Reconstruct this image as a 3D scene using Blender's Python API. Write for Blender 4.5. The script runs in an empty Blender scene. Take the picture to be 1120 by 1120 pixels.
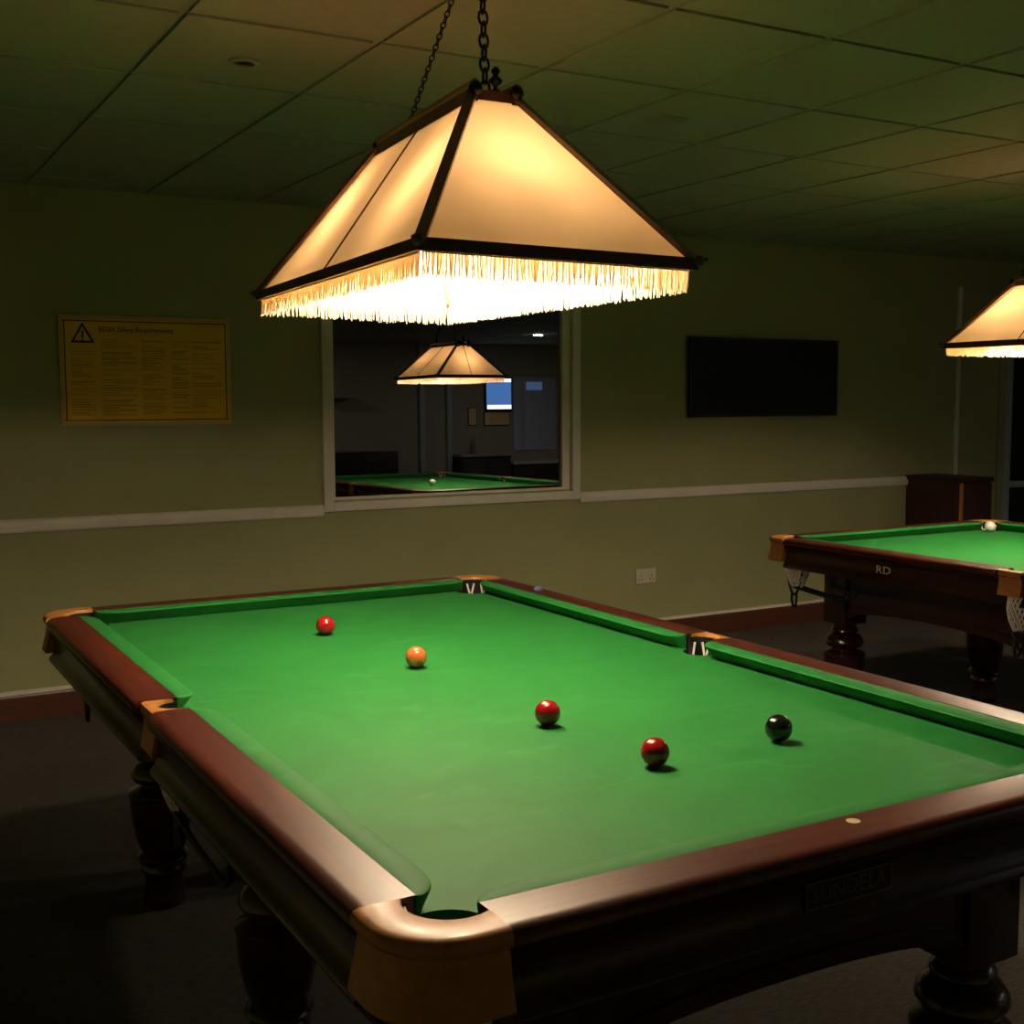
import bpy, bmesh, math, random
from mathutils import Vector, Matrix, Euler
random.seed(7)
sc = bpy.context.scene
C = sc.collection
PI = math.pi

# ------------------------------------------------------------------ camera, world, exposure
cam_d = bpy.data.cameras.new('camera')
cam_d.sensor_width = 36.0
cam_d.lens = 36.0 * 1321.7 / 1120.0
cam_d.clip_start = 0.05
cam = bpy.data.objects.new('camera', cam_d)
C.objects.link(cam)
yaw, pit, rol = 0.5182, 0.0931, -0.0034
fw = Vector((math.sin(yaw)*math.cos(pit), math.cos(yaw)*math.cos(pit), -math.sin(pit)))
rt = Vector((math.cos(yaw), -math.sin(yaw), 0))
up = rt.cross(fw)
rt2 = rt*math.cos(rol) + up*math.sin(rol)
up2 = -rt*math.sin(rol) + up*math.cos(rol)
M = Matrix((rt2, up2, -fw)).transposed().to_4x4()
M.translation = Vector((-1.2838, -2.4682, 1.4759))
cam.matrix_world = M
sc.camera = cam

w = bpy.data.worlds.new('world')
sc.world = w
w.use_nodes = True
w.node_tree.nodes['Background'].inputs[0].default_value = (0.30, 0.40, 0.6, 1)
w.node_tree.nodes['Background'].inputs[1].default_value = 0.002
sc.view_settings.view_transform = 'Standard'
sc.view_settings.look = 'None'
sc.view_settings.exposure = 0.0
sc.view_settings.gamma = 1.0
sc.view_settings.use_curve_mapping = False

BULB = 450.0         # emission strength of a bulb in the shade lamps

# ------------------------------------------------------------------ materials
MATS = {}
def node_mat(name):
    m = bpy.data.materials.new(name)
    m.use_nodes = True
    nt = m.node_tree
    b = nt.nodes.get('Principled BSDF')
    MATS[name] = m
    return m, nt, b

def plain(name, col, rough=0.5, metal=0.0, spec=0.5, noise=0.0, nscale=20, bump=0.0, coat=0.0):
    m, nt, b = node_mat(name)
    b.inputs['Base Color'].default_value = (*col, 1)
    b.inputs['Roughness'].default_value = rough
    b.inputs['Metallic'].default_value = metal
    b.inputs['Specular IOR Level'].default_value = spec
    b.inputs['Coat Weight'].default_value = coat
    b.inputs['Coat Roughness'].default_value = 0.15
    if noise or bump:
        tc = nt.nodes.new('ShaderNodeTexCoord')
        nz = nt.nodes.new('ShaderNodeTexNoise')
        nz.inputs['Scale'].default_value = nscale
        nz.inputs['Detail'].default_value = 5
        nt.links.new(tc.outputs['Object'], nz.inputs['Vector'])
        if noise:
            rp = nt.nodes.new('ShaderNodeValToRGB')
            rp.color_ramp.elements[0].position = 0.3
            rp.color_ramp.elements[1].position = 0.7
            rp.color_ramp.elements[0].color = (*[c*(1-noise) for c in col], 1)
            rp.color_ramp.elements[1].color = (*[min(1, c*(1+noise)) for c in col], 1)
            nt.links.new(nz.outputs['Fac'], rp.inputs['Fac'])
            nt.links.new(rp.outputs['Color'], b.inputs['Base Color'])
        if bump:
            bp = nt.nodes.new('ShaderNodeBump')
            bp.inputs['Strength'].default_value = bump
            bp.inputs['Distance'].default_value = 0.004
            nt.links.new(nz.outputs['Fac'], bp.inputs['Height'])
            nt.links.new(bp.outputs['Normal'], b.inputs['Normal'])
    return m

def wood(name, dark, light, scale, rough=0.3, coat=0.3):
    m, nt, b = node_mat(name)
    tc = nt.nodes.new('ShaderNodeTexCoord')
    mp = nt.nodes.new('ShaderNodeMapping')
    mp.inputs['Scale'].default_value = scale
    nz = nt.nodes.new('ShaderNodeTexNoise')
    nz.inputs['Scale'].default_value = 1.0
    nz.inputs['Detail'].default_value = 7
    nz.inputs['Roughness'].default_value = 0.65
    nz.inputs['Distortion'].default_value = 0.6
    rp = nt.nodes.new('ShaderNodeValToRGB')
    rp.color_ramp.elements[0].position = 0.32
    rp.color_ramp.elements[1].position = 0.68
    rp.color_ramp.elements[0].color = (*dark, 1)
    rp.color_ramp.elements[1].color = (*light, 1)
    nt.links.new(tc.outputs['Object'], mp.inputs['Vector'])
    nt.links.new(mp.outputs['Vector'], nz.inputs['Vector'])
    nt.links.new(nz.outputs['Fac'], rp.inputs['Fac'])
    nt.links.new(rp.outputs['Color'], b.inputs['Base Color'])
    b.inputs['Roughness'].default_value = rough
    b.inputs['Coat Weight'].default_value = coat
    b.inputs['Coat Roughness'].default_value = 0.22
    return m

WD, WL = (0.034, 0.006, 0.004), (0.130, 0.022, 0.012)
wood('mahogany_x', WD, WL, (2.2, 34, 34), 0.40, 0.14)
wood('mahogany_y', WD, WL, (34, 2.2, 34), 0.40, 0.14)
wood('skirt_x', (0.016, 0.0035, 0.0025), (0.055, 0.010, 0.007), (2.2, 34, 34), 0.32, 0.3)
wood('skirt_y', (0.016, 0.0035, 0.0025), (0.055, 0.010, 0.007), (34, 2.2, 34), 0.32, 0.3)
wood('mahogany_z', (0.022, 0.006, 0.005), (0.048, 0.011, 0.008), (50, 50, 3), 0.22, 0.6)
wood('bracket_wood', (0.42, 0.17, 0.040), (0.58, 0.25, 0.065), (25, 25, 25), 0.45, 0.12)
wood('skirting_wood', (0.075, 0.022, 0.012), (0.12, 0.036, 0.018), (3, 60, 60), 0.45, 0.1)
wood('cabinet_wood', (0.034, 0.008, 0.005), (0.056, 0.013, 0.008), (40, 40, 3), 0.5, 0.05)
wood('lamp_wood', (0.09, 0.042, 0.018), (0.15, 0.072, 0.030), (40, 40, 40), 0.35, 0.2)
plain('black_leather', (0.012, 0.011, 0.011), 0.42, noise=0.3, nscale=60)
plain('black_metal', (0.016, 0.015, 0.014), 0.4, 0.6)
plain('brass', (0.45, 0.31, 0.13), 0.35, 1.0)
plain('badge_metal', (0.90, 0.78, 0.66), 0.5, 0.0)
plain('plate_dark', (0.03, 0.02, 0.013), 0.45, 0.3)
plain('plate_letters', (0.12, 0.10, 0.065), 0.5, 0.0)
plain('net_cord', (0.90, 0.85, 0.80), 0.9)
plain('wall_paint', (0.37, 0.385, 0.185), 0.75, noise=0.05, nscale=3, bump=0.05)
plain('ceiling_tile', (0.36, 0.38, 0.30), 0.85, noise=0.05, nscale=30, bump=0.15)
plain('ceiling_grid', (0.34, 0.35, 0.28), 0.6)
plain('white_trim', (0.84, 0.79, 0.68), 0.45, noise=0.04, nscale=8)
plain('white_plastic', (0.72, 0.66, 0.56), 0.4)
plain('black_plastic', (0.008, 0.008, 0.008), 0.45)
plain('screen_black', (0.004, 0.004, 0.004), 0.45, spec=0.3)
plain('poster_yellow', (0.92, 0.56, 0.012), 0.55, noise=0.08, nscale=6)
plain('poster_frame', (0.62, 0.46, 0.12), 0.5)
plain('poster_ink', (0.035, 0.022, 0.008), 0.7)
plain('poster_ink_pale', (0.60, 0.35, 0.01), 0.7)
plain('ball_red', (0.42, 0.010, 0.014), 0.12, coat=0.6)
plain('ball_orange', (0.80, 0.20, 0.055), 0.16, coat=0.5)
plain('ball_black', (0.008, 0.008, 0.009), 0.1, coat=0.6)
plain('ball_white', (0.85, 0.82, 0.70), 0.15, coat=0.5)
plain('chalk_blue', (0.16, 0.22, 0.42), 0.9)
plain('chalk_paper', (0.16, 0.18, 0.30), 0.7)
plain('ridge_metal', (0.30, 0.22, 0.10), 0.4, 0.3)
plain('ivory', (0.80, 0.62, 0.38), 0.4)
plain('grey_metal', (0.42, 0.47, 0.52), 0.45, 0.0)
plain('counter_dark', (0.03, 0.027, 0.025), 0.5)
plain('counter_top', (0.32, 0.31, 0.30), 0.35)
plain('bluish_panel', (0.55, 0.57, 0.74), 0.4)
plain('picture_tan', (0.88, 0.62, 0.33), 0.6)  # this and the cream: colour raised to carry a picture light
plain('picture_cream', (0.95, 0.85, 0.55), 0.6)
plain('chrome', (0.7, 0.66, 0.6), 0.25, 1.0)
plain('rear_wall', (0.40, 0.36, 0.27), 0.7)

# green cloth with chalky scuffs
def cloth():
    m, nt, b = node_mat('green_cloth')
    tc = nt.nodes.new('ShaderNodeTexCoord')
    n1 = nt.nodes.new('ShaderNodeTexNoise'); n1.inputs['Scale'].default_value = 3.2; n1.inputs['Detail'].default_value = 6
    n1.inputs['Roughness'].default_value = 0.62; n1.inputs['Distortion'].default_value = 1.6
    mp = nt.nodes.new('ShaderNodeMapping'); mp.inputs['Rotation'].default_value = (0, 0, 0.5); mp.inputs['Scale'].default_value = (5, 13, 5)
    n2 = nt.nodes.new('ShaderNodeTexNoise'); n2.inputs['Scale'].default_value = 1.0; n2.inputs['Detail'].default_value = 3; n2.inputs['Distortion'].default_value = 1.2
    n3 = nt.nodes.new('ShaderNodeTexNoise'); n3.inputs['Scale'].default_value = 900; n3.inputs['Detail'].default_value = 2
    r1 = nt.nodes.new('ShaderNodeValToRGB')
    r1.color_ramp.elements[0].position = 0.3; r1.color_ramp.elements[1].position = 0.72
    r1.color_ramp.elements[0].color = (0.008, 0.155, 0.026, 1)
    r1.color_ramp.elements[1].color = (0.014, 0.198, 0.036, 1)
    r2 = nt.nodes.new('ShaderNodeValToRGB')
    r2.color_ramp.elements[0].position = 0.60; r2.color_ramp.elements[1].position = 0.80
    r2.color_ramp.elements[0].color = (0, 0, 0, 1); r2.color_ramp.elements[1].color = (0.35, 0.35, 0.35, 1)
    mx = nt.nodes.new('ShaderNodeMix'); mx.data_type = 'RGBA'
    mx.inputs[7].default_value = (0.055, 0.30, 0.085, 1)
    L = nt.links.new
    L(tc.outputs['Object'], n1.inputs['Vector']); L(tc.outputs['Object'], mp.inputs['Vector'])
    L(mp.outputs['Vector'], n2.inputs['Vector']); L(tc.outputs['Object'], n3.inputs['Vector'])
    L(n1.outputs['Fac'], r1.inputs['Fac']); L(n2.outputs['Fac'], r2.inputs['Fac'])
    L(r2.outputs['Color'], mx.inputs[0]); L(r1.outputs['Color'], mx.inputs[6])
    L(mx.outputs[2], b.inputs['Base Color'])
    bp = nt.nodes.new('ShaderNodeBump'); bp.inputs['Strength'].default_value = 0.15; bp.inputs['Distance'].default_value = 0.001
    L(n3.outputs['Fac'], bp.inputs['Height']); L(bp.outputs['Normal'], b.inputs['Normal'])
    b.inputs['Roughness'].default_value = 0.62
    b.inputs['Specular IOR Level'].default_value = 0.24
    b.inputs['Sheen Weight'].default_value = 0.10
    b.inputs['Sheen Roughness'].default_value = 0.4
    b.inputs['Sheen Tint'].default_value = (0.6, 0.9, 0.5, 1)
cloth()

def carpet():
    m, nt, b = node_mat('carpet')
    tc = nt.nodes.new('ShaderNodeTexCoord')
    mp = nt.nodes.new('ShaderNodeMapping'); mp.inputs['Scale'].default_value = (25, 160, 1)
    n1 = nt.nodes.new('ShaderNodeTexNoise'); n1.inputs['Scale'].default_value = 1.0; n1.inputs['Detail'].default_value = 4
    r = nt.nodes.new('ShaderNodeValToRGB')
    r.color_ramp.elements[0].position = 0.3; r.color_ramp.elements[1].position = 0.75
    r.color_ramp.elements[0].color = (0.062, 0.055, 0.052, 1)
    r.color_ramp.elements[1].color = (0.128, 0.115, 0.107, 1)
    bp = nt.nodes.new('ShaderNodeBump'); bp.inputs['Strength'].default_value = 0.4; bp.inputs['Distance'].default_value = 0.004
    L = nt.links.new
    L(tc.outputs['Object'], mp.inputs['Vector']); L(mp.outputs['Vector'], n1.inputs['Vector'])
    L(n1.outputs['Fac'], r.inputs['Fac']); L(r.outputs['Color'], b.inputs['Base Color'])
    L(n1.outputs['Fac'], bp.inputs['Height']); L(bp.outputs['Normal'], b.inputs['Normal'])
    b.inputs['Roughness'].default_value = 0.95
    b.inputs['Specular IOR Level'].default_value = 0.1
carpet()

def translucent(name, dcol, tcol, fac, stain=0.0, transp=0.0):
    m = bpy.data.materials.new(name); m.use_nodes = True; MATS[name] = m
    nt = m.node_tree; nt.nodes.clear()
    out = nt.nodes.new('ShaderNodeOutputMaterial')
    d = nt.nodes.new('ShaderNodeBsdfDiffuse'); d.inputs[0].default_value = (*dcol, 1)
    t = nt.nodes.new('ShaderNodeBsdfTranslucent'); t.inputs[0].default_value = (*tcol, 1)
    mx = nt.nodes.new('ShaderNodeMixShader'); mx.inputs[0].default_value = fac
    L = nt.links.new
    L(d.outputs[0], mx.inputs[1]); L(t.outputs[0], mx.inputs[2])
    last = mx
    if stain:
        tc = nt.nodes.new('ShaderNodeTexCoord')
        nz = nt.nodes.new('ShaderNodeTexNoise'); nz.inputs['Scale'].default_value = 5; nz.inputs['Detail'].default_value = 5
        r = nt.nodes.new('ShaderNodeValToRGB')
        r.color_ramp.elements[0].position = 0.3; r.color_ramp.elements[1].position = 0.7
        r.color_ramp.elements[0].color = (*[c*(1-stain) for c in tcol], 1)
        r.color_ramp.elements[1].color = (*tcol, 1)
        L(tc.outputs['Object'], nz.inputs['Vector']); L(nz.outputs['Fac'], r.inputs['Fac']); L(r.outputs['Color'], t.inputs[0])
    if transp:
        tr = nt.nodes.new('ShaderNodeBsdfTransparent')
        m2 = nt.nodes.new('ShaderNodeMixShader'); m2.inputs[0].default_value = transp
        L(last.outputs[0], m2.inputs[1]); L(tr.outputs[0], m2.inputs[2]); last = m2
    L(last.outputs[0], out.inputs[0])
    return m
translucent('shade_fabric', (0.78, 0.68, 0.52), (0.96, 0.585, 0.275), 0.092, stain=0.32)
translucent('fringe_thread', (0.92, 0.84, 0.70), (0.97, 0.76, 0.44), 0.38)

def emit(name, col, s):
    m = bpy.data.materials.new(name); m.use_nodes = True; MATS[name] = m
    nt = m.node_tree; nt.nodes.clear()
    out = nt.nodes.new('ShaderNodeOutputMaterial'); e = nt.nodes.new('ShaderNodeEmission')
    e.inputs[0].default_value = (*col, 1); e.inputs[1].default_value = s
    nt.links.new(e.outputs[0], out.inputs[0])
emit('bulb_glow', (1.0, 0.81, 0.58), BULB)
emit('tv_blue', (0.10, 0.28, 0.75), 1.5)
emit('tv_white', (0.8, 0.9, 1.0), 5.0)
emit('downlight_glow', (1.0, 0.93, 0.85), 230.0)
emit('cool_display', (0.2, 0.38, 0.8), 0.5)

def mirror_glass(name, refl, rough=0.0):
    m, nt, b = node_mat(name)
    b.inputs['Base Color'].default_value = (*refl, 1)
    b.inputs['Metallic'].default_value = 1.0
    b.inputs['Roughness'].default_value = rough
mirror_glass('dark_window_glass', (0.36, 0.35, 0.34))
mirror_glass('dark_door_glass', (0.10, 0.11, 0.12))

# ------------------------------------------------------------------ mesh helpers
def link(name, me, mat, parent=None, smooth=False):
    me.name = name
    o = bpy.data.objects.new(name, me)
    C.objects.link(o)
    if mat:
        me.materials.append(MATS[mat])
    if smooth:
        for p in me.polygons:
            p.use_smooth = True
    if parent:
        o.parent = parent
    return o

def from_bm(name, bm, mat, parent=None, smooth=False, sharp=None):
    bmesh.ops.recalc_face_normals(bm, faces=bm.faces)
    me = bpy.data.meshes.new(name)
    bm.to_mesh(me); bm.free()
    o = link(name, me, mat, parent, smooth)
    if smooth and sharp is not None:
        me.set_sharp_from_angle(angle=math.radians(sharp))
    return o

def add_box(bm, lo, hi, bevel=0.0, mat4=None):
    b2 = bmesh.new()
    bmesh.ops.create_cube(b2, size=1.0)
    for v in b2.verts:
        v.co = Vector([(lo[i]+hi[i])/2 + v.co[i]*(hi[i]-lo[i]) for i in range(3)])
    if bevel:
        bmesh.ops.bevel(b2, geom=list(b2.edges), offset=bevel, segments=2, profile=0.7, affect='EDGES')
    if mat4 is not None:
        b2.transform(mat4)
    me = bpy.data.meshes.new('tmp'); b2.to_mesh(me); b2.free()
    bm.from_mesh(me); bpy.data.meshes.remove(me)

def box(name, lo, hi, mat, parent=None, bevel=0.0, smooth=False):
    bm = bmesh.new(); add_box(bm, lo, hi, bevel)
    return from_bm(name, bm, mat, parent, smooth or bevel > 0, 40)

def add_lathe(bm, prof, n=24, center=(0, 0, 0), cap=True):
    rings = []
    for r, z in prof:
        rings.append([bm.verts.new((center[0]+r*math.cos(2*PI*i/n), center[1]+r*math.sin(2*PI*i/n), center[2]+z)) for i in range(n)])
    for a, b in zip(rings, rings[1:]):
        for i in range(n):
            bm.faces.new((a[i], a[(i+1) % n], b[(i+1) % n], b[i]))
    if cap:
        bm.faces.new(rings[0]); bm.faces.new(rings[-1])

def add_tube(bm, pts, r, n=6, closed=False, radii=None):
    pts = [Vector(p) for p in pts]
    rings = []
    N = len(pts)
    prev = None
    for i, p in enumerate(pts):
        a = pts[(i-1) % N] if closed or i > 0 else pts[0]
        b = pts[(i+1) % N] if closed or i < N-1 else pts[-1]
        t = (b-a).normalized()
        if prev is None:
            ref = Vector((0, 0, 1)) if abs(t.z) < 0.9 else Vector((1, 0, 0))
            u = t.cross(ref).normalized()
        else:
            u = (prev - t*prev.dot(t)).normalized()
        prev = u
        v = t.cross(u)
        rr = radii[i] if radii else r
        rings.append([bm.verts.new(p + (u*math.cos(2*PI*k/n)+v*math.sin(2*PI*k/n))*rr) for k in range(n)])
    m = N if closed else N-1
    for i in range(m):
        A, B = rings[i], rings[(i+1) % N]
        for k in range(n):
            bm.faces.new((A[k], A[(k+1) % n], B[(k+1) % n], B[k]))
    if not closed:
        bm.faces.new(rings[0]); bm.faces.new(rings[-1])

def add_bar(bm, a, b, wdt, hgt, upv=(0, 0, 1), ext=0.0):
    """rectangular bar from a to b, hgt along upv, wdt sideways"""
    a, b = Vector(a), Vector(b)
    t = (b-a).normalized(); a = a - t*ext; b = b + t*ext
    s = t.cross(Vector(upv)).normalized(); u = s.cross(t).normalized()
    vs = []
    for p in (a, b):
        for i, j in ((-1, -1), (1, -1), (1, 1), (-1, 1)):
            vs.append(bm.verts.new(p + s*(i*wdt/2) + u*(j*hgt/2)))
    f = [(0, 1, 2, 3), (4, 5, 6, 7), (0, 1, 5, 4), (1, 2, 6, 5), (2, 3, 7, 6), (3, 0, 4, 7)]
    for q in f:
        bm.faces.new([vs[i] for i in q])

def add_loft(bm, sections, closed_section=True, caps=True):
    rings = [[bm.verts.new(p) for p in s] for s in sections]
    n = len(rings[0])
    for A, B in zip(rings, rings[1:]):
        for k in range(n if closed_section else n-1):
            bm.faces.new((A[k], A[(k+1) % n], B[(k+1) % n], B[k]))
    if caps and closed_section:
        bm.faces.new(rings[0]); bm.faces.new(rings[-1])

def text_mesh(name, s, size, mat, parent, matrix, extrude=0.0008, align='CENTER', sx=1.0):
    cu = bpy.data.curves.new(name, 'FONT')
    cu.body = s; cu.size = size; cu.extrude = extrude
    cu.align_x = align; cu.align_y = 'CENTER'; cu.resolution_u = 2
    tmp = bpy.data.objects.new('tmp', cu); C.objects.link(tmp)
    dg = bpy.context.evaluated_depsgraph_get()
    me = bpy.data.meshes.new_from_object(tmp.evaluated_get(dg))
    bpy.data.objects.remove(tmp)
    me.transform(matrix @ Matrix.Diagonal((sx, 1, 1, 1)))
    me.materials.clear()
    return link(name, me, mat, parent)

def empty(name, loc, label, cat, group=None, rz=0.0):
    o = bpy.data.objects.new(name, None); C.objects.link(o)
    o.empty_display_size = 0.1
    o.location = loc; o.rotation_euler = (0, 0, rz)
    return tag(o, label, cat, group)

def tag(o, label, cat, group=None):
    o['label'] = label; o['category'] = cat
    if group: o['group'] = group
    return o

def struct(o):
    o['kind'] = 'structure'
    return o

# ------------------------------------------------------------------ room shell
X0, X1, Y0, Y1, ZC = -2.3, 9.0, -6.5, 3.436, 2.45
WX0, WX1, WZ0, WZ1 = 1.005, 2.478, 0.955, 2.05       # window opening
DX0, DX1, DZ1 = 6.20, 7.15, 2.12                     # glazed door opening

struct(box('floor', (X0, Y0, -0.1), (X1, Y1+0.4, 0.0), 'carpet'))

bm = bmesh.new()
add_box(bm, (X0, Y1, 0), (WX0, Y1+0.12, ZC))
add_box(bm, (WX1, Y1, 0), (DX0, Y1+0.12, ZC))
add_box(bm, (DX1, Y1, 0), (X1, Y1+0.12, ZC))
add_box(bm, (WX0, Y1, 0), (WX1, Y1+0.12, WZ0))
add_box(bm, (WX0, Y1, WZ1), (WX1, Y1+0.12, ZC))
add_box(bm, (DX0, Y1, DZ1), (DX1, Y1+0.12, ZC))
struct(from_bm('wall_back', bm, 'wall_paint'))
struct(box('wall_left', (X0-0.12, Y0, 0), (X0, Y1+0.12, ZC), 'wall_paint'))  # unseen, set close in to bounce lamp light onto the table
struct(box('wall_right', (X1, Y0, 0), (X1+0.12, Y1+0.12, ZC), 'wall_paint'))
struct(box('wall_bounce', (X0, -3.52, 0), (2.6, -3.40, ZC-0.005), 'wall_paint'))  # unseen wall added behind the camera to bounce light onto the near end
struct(box('wall_front', (X0-0.12, Y0-0.12, 0), (X1+0.12, Y0, ZC), 'rear_wall'))

# ceiling: backing grid with each visible tile proud of it
ceil = struct(box('ceiling', (X0-0.12, Y0-0.12, ZC+0.004), (X1+0.12, Y1+0.12, ZC+0.1), 'ceiling_grid'))
TX, TY, GX, GY = 0.53, 0.63, -0.44, 0.04
tile_me = None
rest = bmesh.new()
for i in range(-7, 18):
    for j in range(-11, 6):
        x, y = GX+TX*i, GY+TY*j
        lo = [max(X0, x+0.011), max(Y0, y+0.011)]; hi = [min(X1, x+TX-0.011), min(Y1, y+TY-0.011)]
        if hi[0]-lo[0] < 0.03 or hi[1]-lo[1] < 0.03: continue
        near = -2 <= i <= 12 and j >= -1
        if not near:
            add_box(rest, (lo[0], lo[1], ZC-0.004), (hi[0], hi[1], ZC+0.004)); continue
        full = abs(hi[0]-lo[0]-TX+0.022) < 1e-6 and abs(hi[1]-lo[1]-TY+0.022) < 1e-6
        if full:
            if tile_me is None:
                bm = bmesh.new(); add_box(bm, (0, 0, -0.004), (TX-0.022, TY-0.022, 0.004), 0.002)
                o = from_bm('ceiling_tile', bm, 'ceiling_tile', ceil); tile_me = o.data
            else:
                o = bpy.data.objects.new('ceiling_tile', tile_me); C.objects.link(o); o.parent = ceil
            o.location = (lo[0], lo[1], ZC + random.uniform(-0.0008, 0.0008))
        else:
            o = box('ceiling_tile', (lo[0], lo[1], ZC-0.004), (hi[0], hi[1], ZC+0.004), 'ceiling_tile', ceil)
o = from_bm('outer_ceiling_tiles', rest, 'ceiling_tile', ceil); o['kind'] = 'stuff'

# skirting board, dado rail
def strip(name, x0, x1, prof, mat):
    bm = bmesh.new()
    add_loft(bm, [[(x, Y1-d, z) for d, z in prof] for x in (x0, x1)])
    return struct(from_bm(name, bm, mat))
BP = [(0, 0), (0.018, 0), (0.018, 0.112), (0.014, 0.122), (0, 0.124)]
bb = strip('baseboard_back', X0, DX0-0.06, BP, 'skirting_wood')
bm = bmesh.new()
add_loft(bm, [[(x, Y1-d, z) for d, z in [(0, 0.124), (0.016, 0.124), (0.016, 0.134), (0.008, 0.140), (0, 0.140)]] for x in (X0, DX0-0.06)])
from_bm('top_bead', bm, 'white_trim', bb)
RP = [(0, 0.873), (0.012, 0.873), (0.020, 0.882), (0.022, 0.905), (0.020, 0.926), (0.012, 0.936), (0, 0.936)]
strip('trim_1', X0, 0.954, RP, 'white_trim')
strip('trim_2', 2.531, 5.70, RP, 'white_trim')
tr3 = struct(box('trim_3', (5.685, Y1-0.014, 0.14), (5.725, Y1, 2.25), 'white_trim', bevel=0.002))
struct(box('trim_4', (5.727, Y1-0.012, 2.225), (6.18, Y1, 2.25), 'wall_paint', bevel=0.002))

# ------------------------------------------------------------------ window with dark mirror-like glass
win = bpy.data.objects.new('window_1', None); C.objects.link(win); win.location = (0, 0, 0); struct(win)
def frame_rect(name, x0, x1, z0, z1, wl, wr, wb, wt, y0, y1, mat, parent):
    parts = [('jamb', (x0, y0, z0), (x0+wl, y1, z1)), ('jamb', (x1-wr, y0, z0), (x1, y1, z1)),
             ('rail', (x0+wl, y0, z0), (x1-wr, y1, z0+wb)), ('rail', (x0+wl, y0, z1-wt), (x1-wr, y1, z1))]
    for n, lo, hi in parts:
        box(name + '_' + n, lo, hi, mat, parent, bevel=0.0025)
frame_rect('casing', 0.957, 2.528, 0.898, 2.105, 0.052, 0.052, 0.048, 0.052, Y1-0.022, Y1+0.004, 'white_trim', win)
frame_rect('sash', 1.006, 2.477, 0.945, 2.054, 0.022, 0.055, 0.024, 0.03, Y1+0.006, Y1+0.05, 'white_trim', win)
bm = bmesh.new()
add_box(bm, (-0.70, -0.004, -0.53), (0.70, 0.004, 0.53))
g = from_bm('pane', bm, 'dark_window_glass', win)
g.location = (1.727, Y1+0.034, 1.50); g.rotation_euler = (-0.0078, 0, 0)
box('backing', (1.01, Y1+0.06, 0.95), (2.475, Y1+0.11, 2.05), 'black_plastic', win)

# glazed door at the far right of the back wall
door = bpy.data.objects.new('door_1', None); C.objects.link(door); struct(door)
frame_rect('frame', DX0-0.05, DX1+0.05, 0.0, DZ1+0.05, 0.058, 0.058, 0.018, 0.06, Y1-0.012, Y1+0.10, 'wall_paint', door)
frame_rect('leaf', DX0+0.012, DX1-0.012, 0.02, DZ1-0.03, 0.075, 0.075, 0.12, 0.08, Y1-0.015, Y1+0.045, 'grey_metal', door)
box('mid_rail', (DX0+0.0875, Y1-0.012, 0.815), (DX1-0.0875, Y1+0.042, 0.86), 'grey_metal', door, 0.002)
box('pane', (DX0+0.08, Y1+0.028, 0.13), (DX1-0.08, Y1+0.036, 0.82), 'dark_door_glass', door)
box('pane', (DX0+0.08, Y1+0.028, 0.855), (DX1-0.08, Y1+0.036, DZ1-0.10), 'dark_door_glass', door)
box('backing', (DX0, Y1+0.105, 0.0), (DX1, Y1+0.14, DZ1), 'black_plastic', door)
bm = bmesh.new()
add_tube(bm, [(DX1-0.07, Y1+0.01, 0.95), (DX1-0.07, Y1-0.04, 0.95), (DX1-0.07, Y1-0.04, 1.25), (DX1-0.07, Y1+0.01, 1.25)], 0.01, 8)
from_bm('door_handle', bm, 'chrome', door, True)

# ------------------------------------------------------------------ billiard table
XN, YN, XJ, YJ, XO, YO = 0.620, 1.153, 0.667, 1.200, 0.755, 1.2865
ZB, ZN, ZR = 0.820, 0.854, 0.8595
CC, CR = (0.636, 1.170), 0.058          # corner pocket centre, radius
MC, MR, MY = 0.676, 0.047, -0.022       # middle pocket
GAPC, GAPM = 0.146, 0.050               # rail stops short of corner / middle pocket

def bed_outline():
    pts = []
    def arc(cx, cy, r, a0, a1, n):
        return [(cx+r*math.cos(a0+(a1-a0)*i/n), cy+r*math.sin(a0+(a1-a0)*i/n)) for i in range(n+1)]
    a = math.acos((XJ-CC[0])/CR); b = math.asin((YJ-CC[1])/CR)
    corner = arc(CC[0], CC[1], CR, -a, -(2*PI-(PI-b)), 14)           # +x,+y quadrant: from x=XJ side to y=YJ side (through the inside)
    am = math.acos((MC-XJ)/MR)
    mid = arc(MC, MY, MR, PI+am, PI-am, 12)
    pts += [(XJ, -YJ+ (YJ-corner[0][1]))]
    right_low = [(x, -y) for x, y in reversed(corner)]
    left_up = [(-x, y) for x, y in reversed(corner)]
    left_low = [(-x, -y) for x, y in corner]
    return right_low + mid + corner + left_up + [(-x, y) for x, y in reversed(mid)] + left_low

def rail_profile(z_only=None):
    top = [(0.000, 0.800), (0.000, ZR), (0.066, ZR), (0.076, ZR-0.0018), (0.0835, ZR-0.007), (0.0875, ZR-0.014), (0.0875, ZR-0.021), (0.084, ZR-0.026), (0.078, ZR-0.028), (0.040, ZR-0.0285), (0.040, 0.800)]
    skirt = [(0.030, 0.735), (0.030, ZR-0.029), (0.080, ZR-0.029), (0.0835, ZR-0.033), (0.080, ZR-0.037), (0.075, ZR-0.040), (0.069, 0.812), (0.066, 0.798), (0.066, 0.780), (0.070, 0.764),
             (0.078, 0.752), (0.083, 0.746), (0.0845, 0.740), (0.082, 0.734), (0.074, 0.731), (0.030, 0.731)]
    return top, skirt

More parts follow.
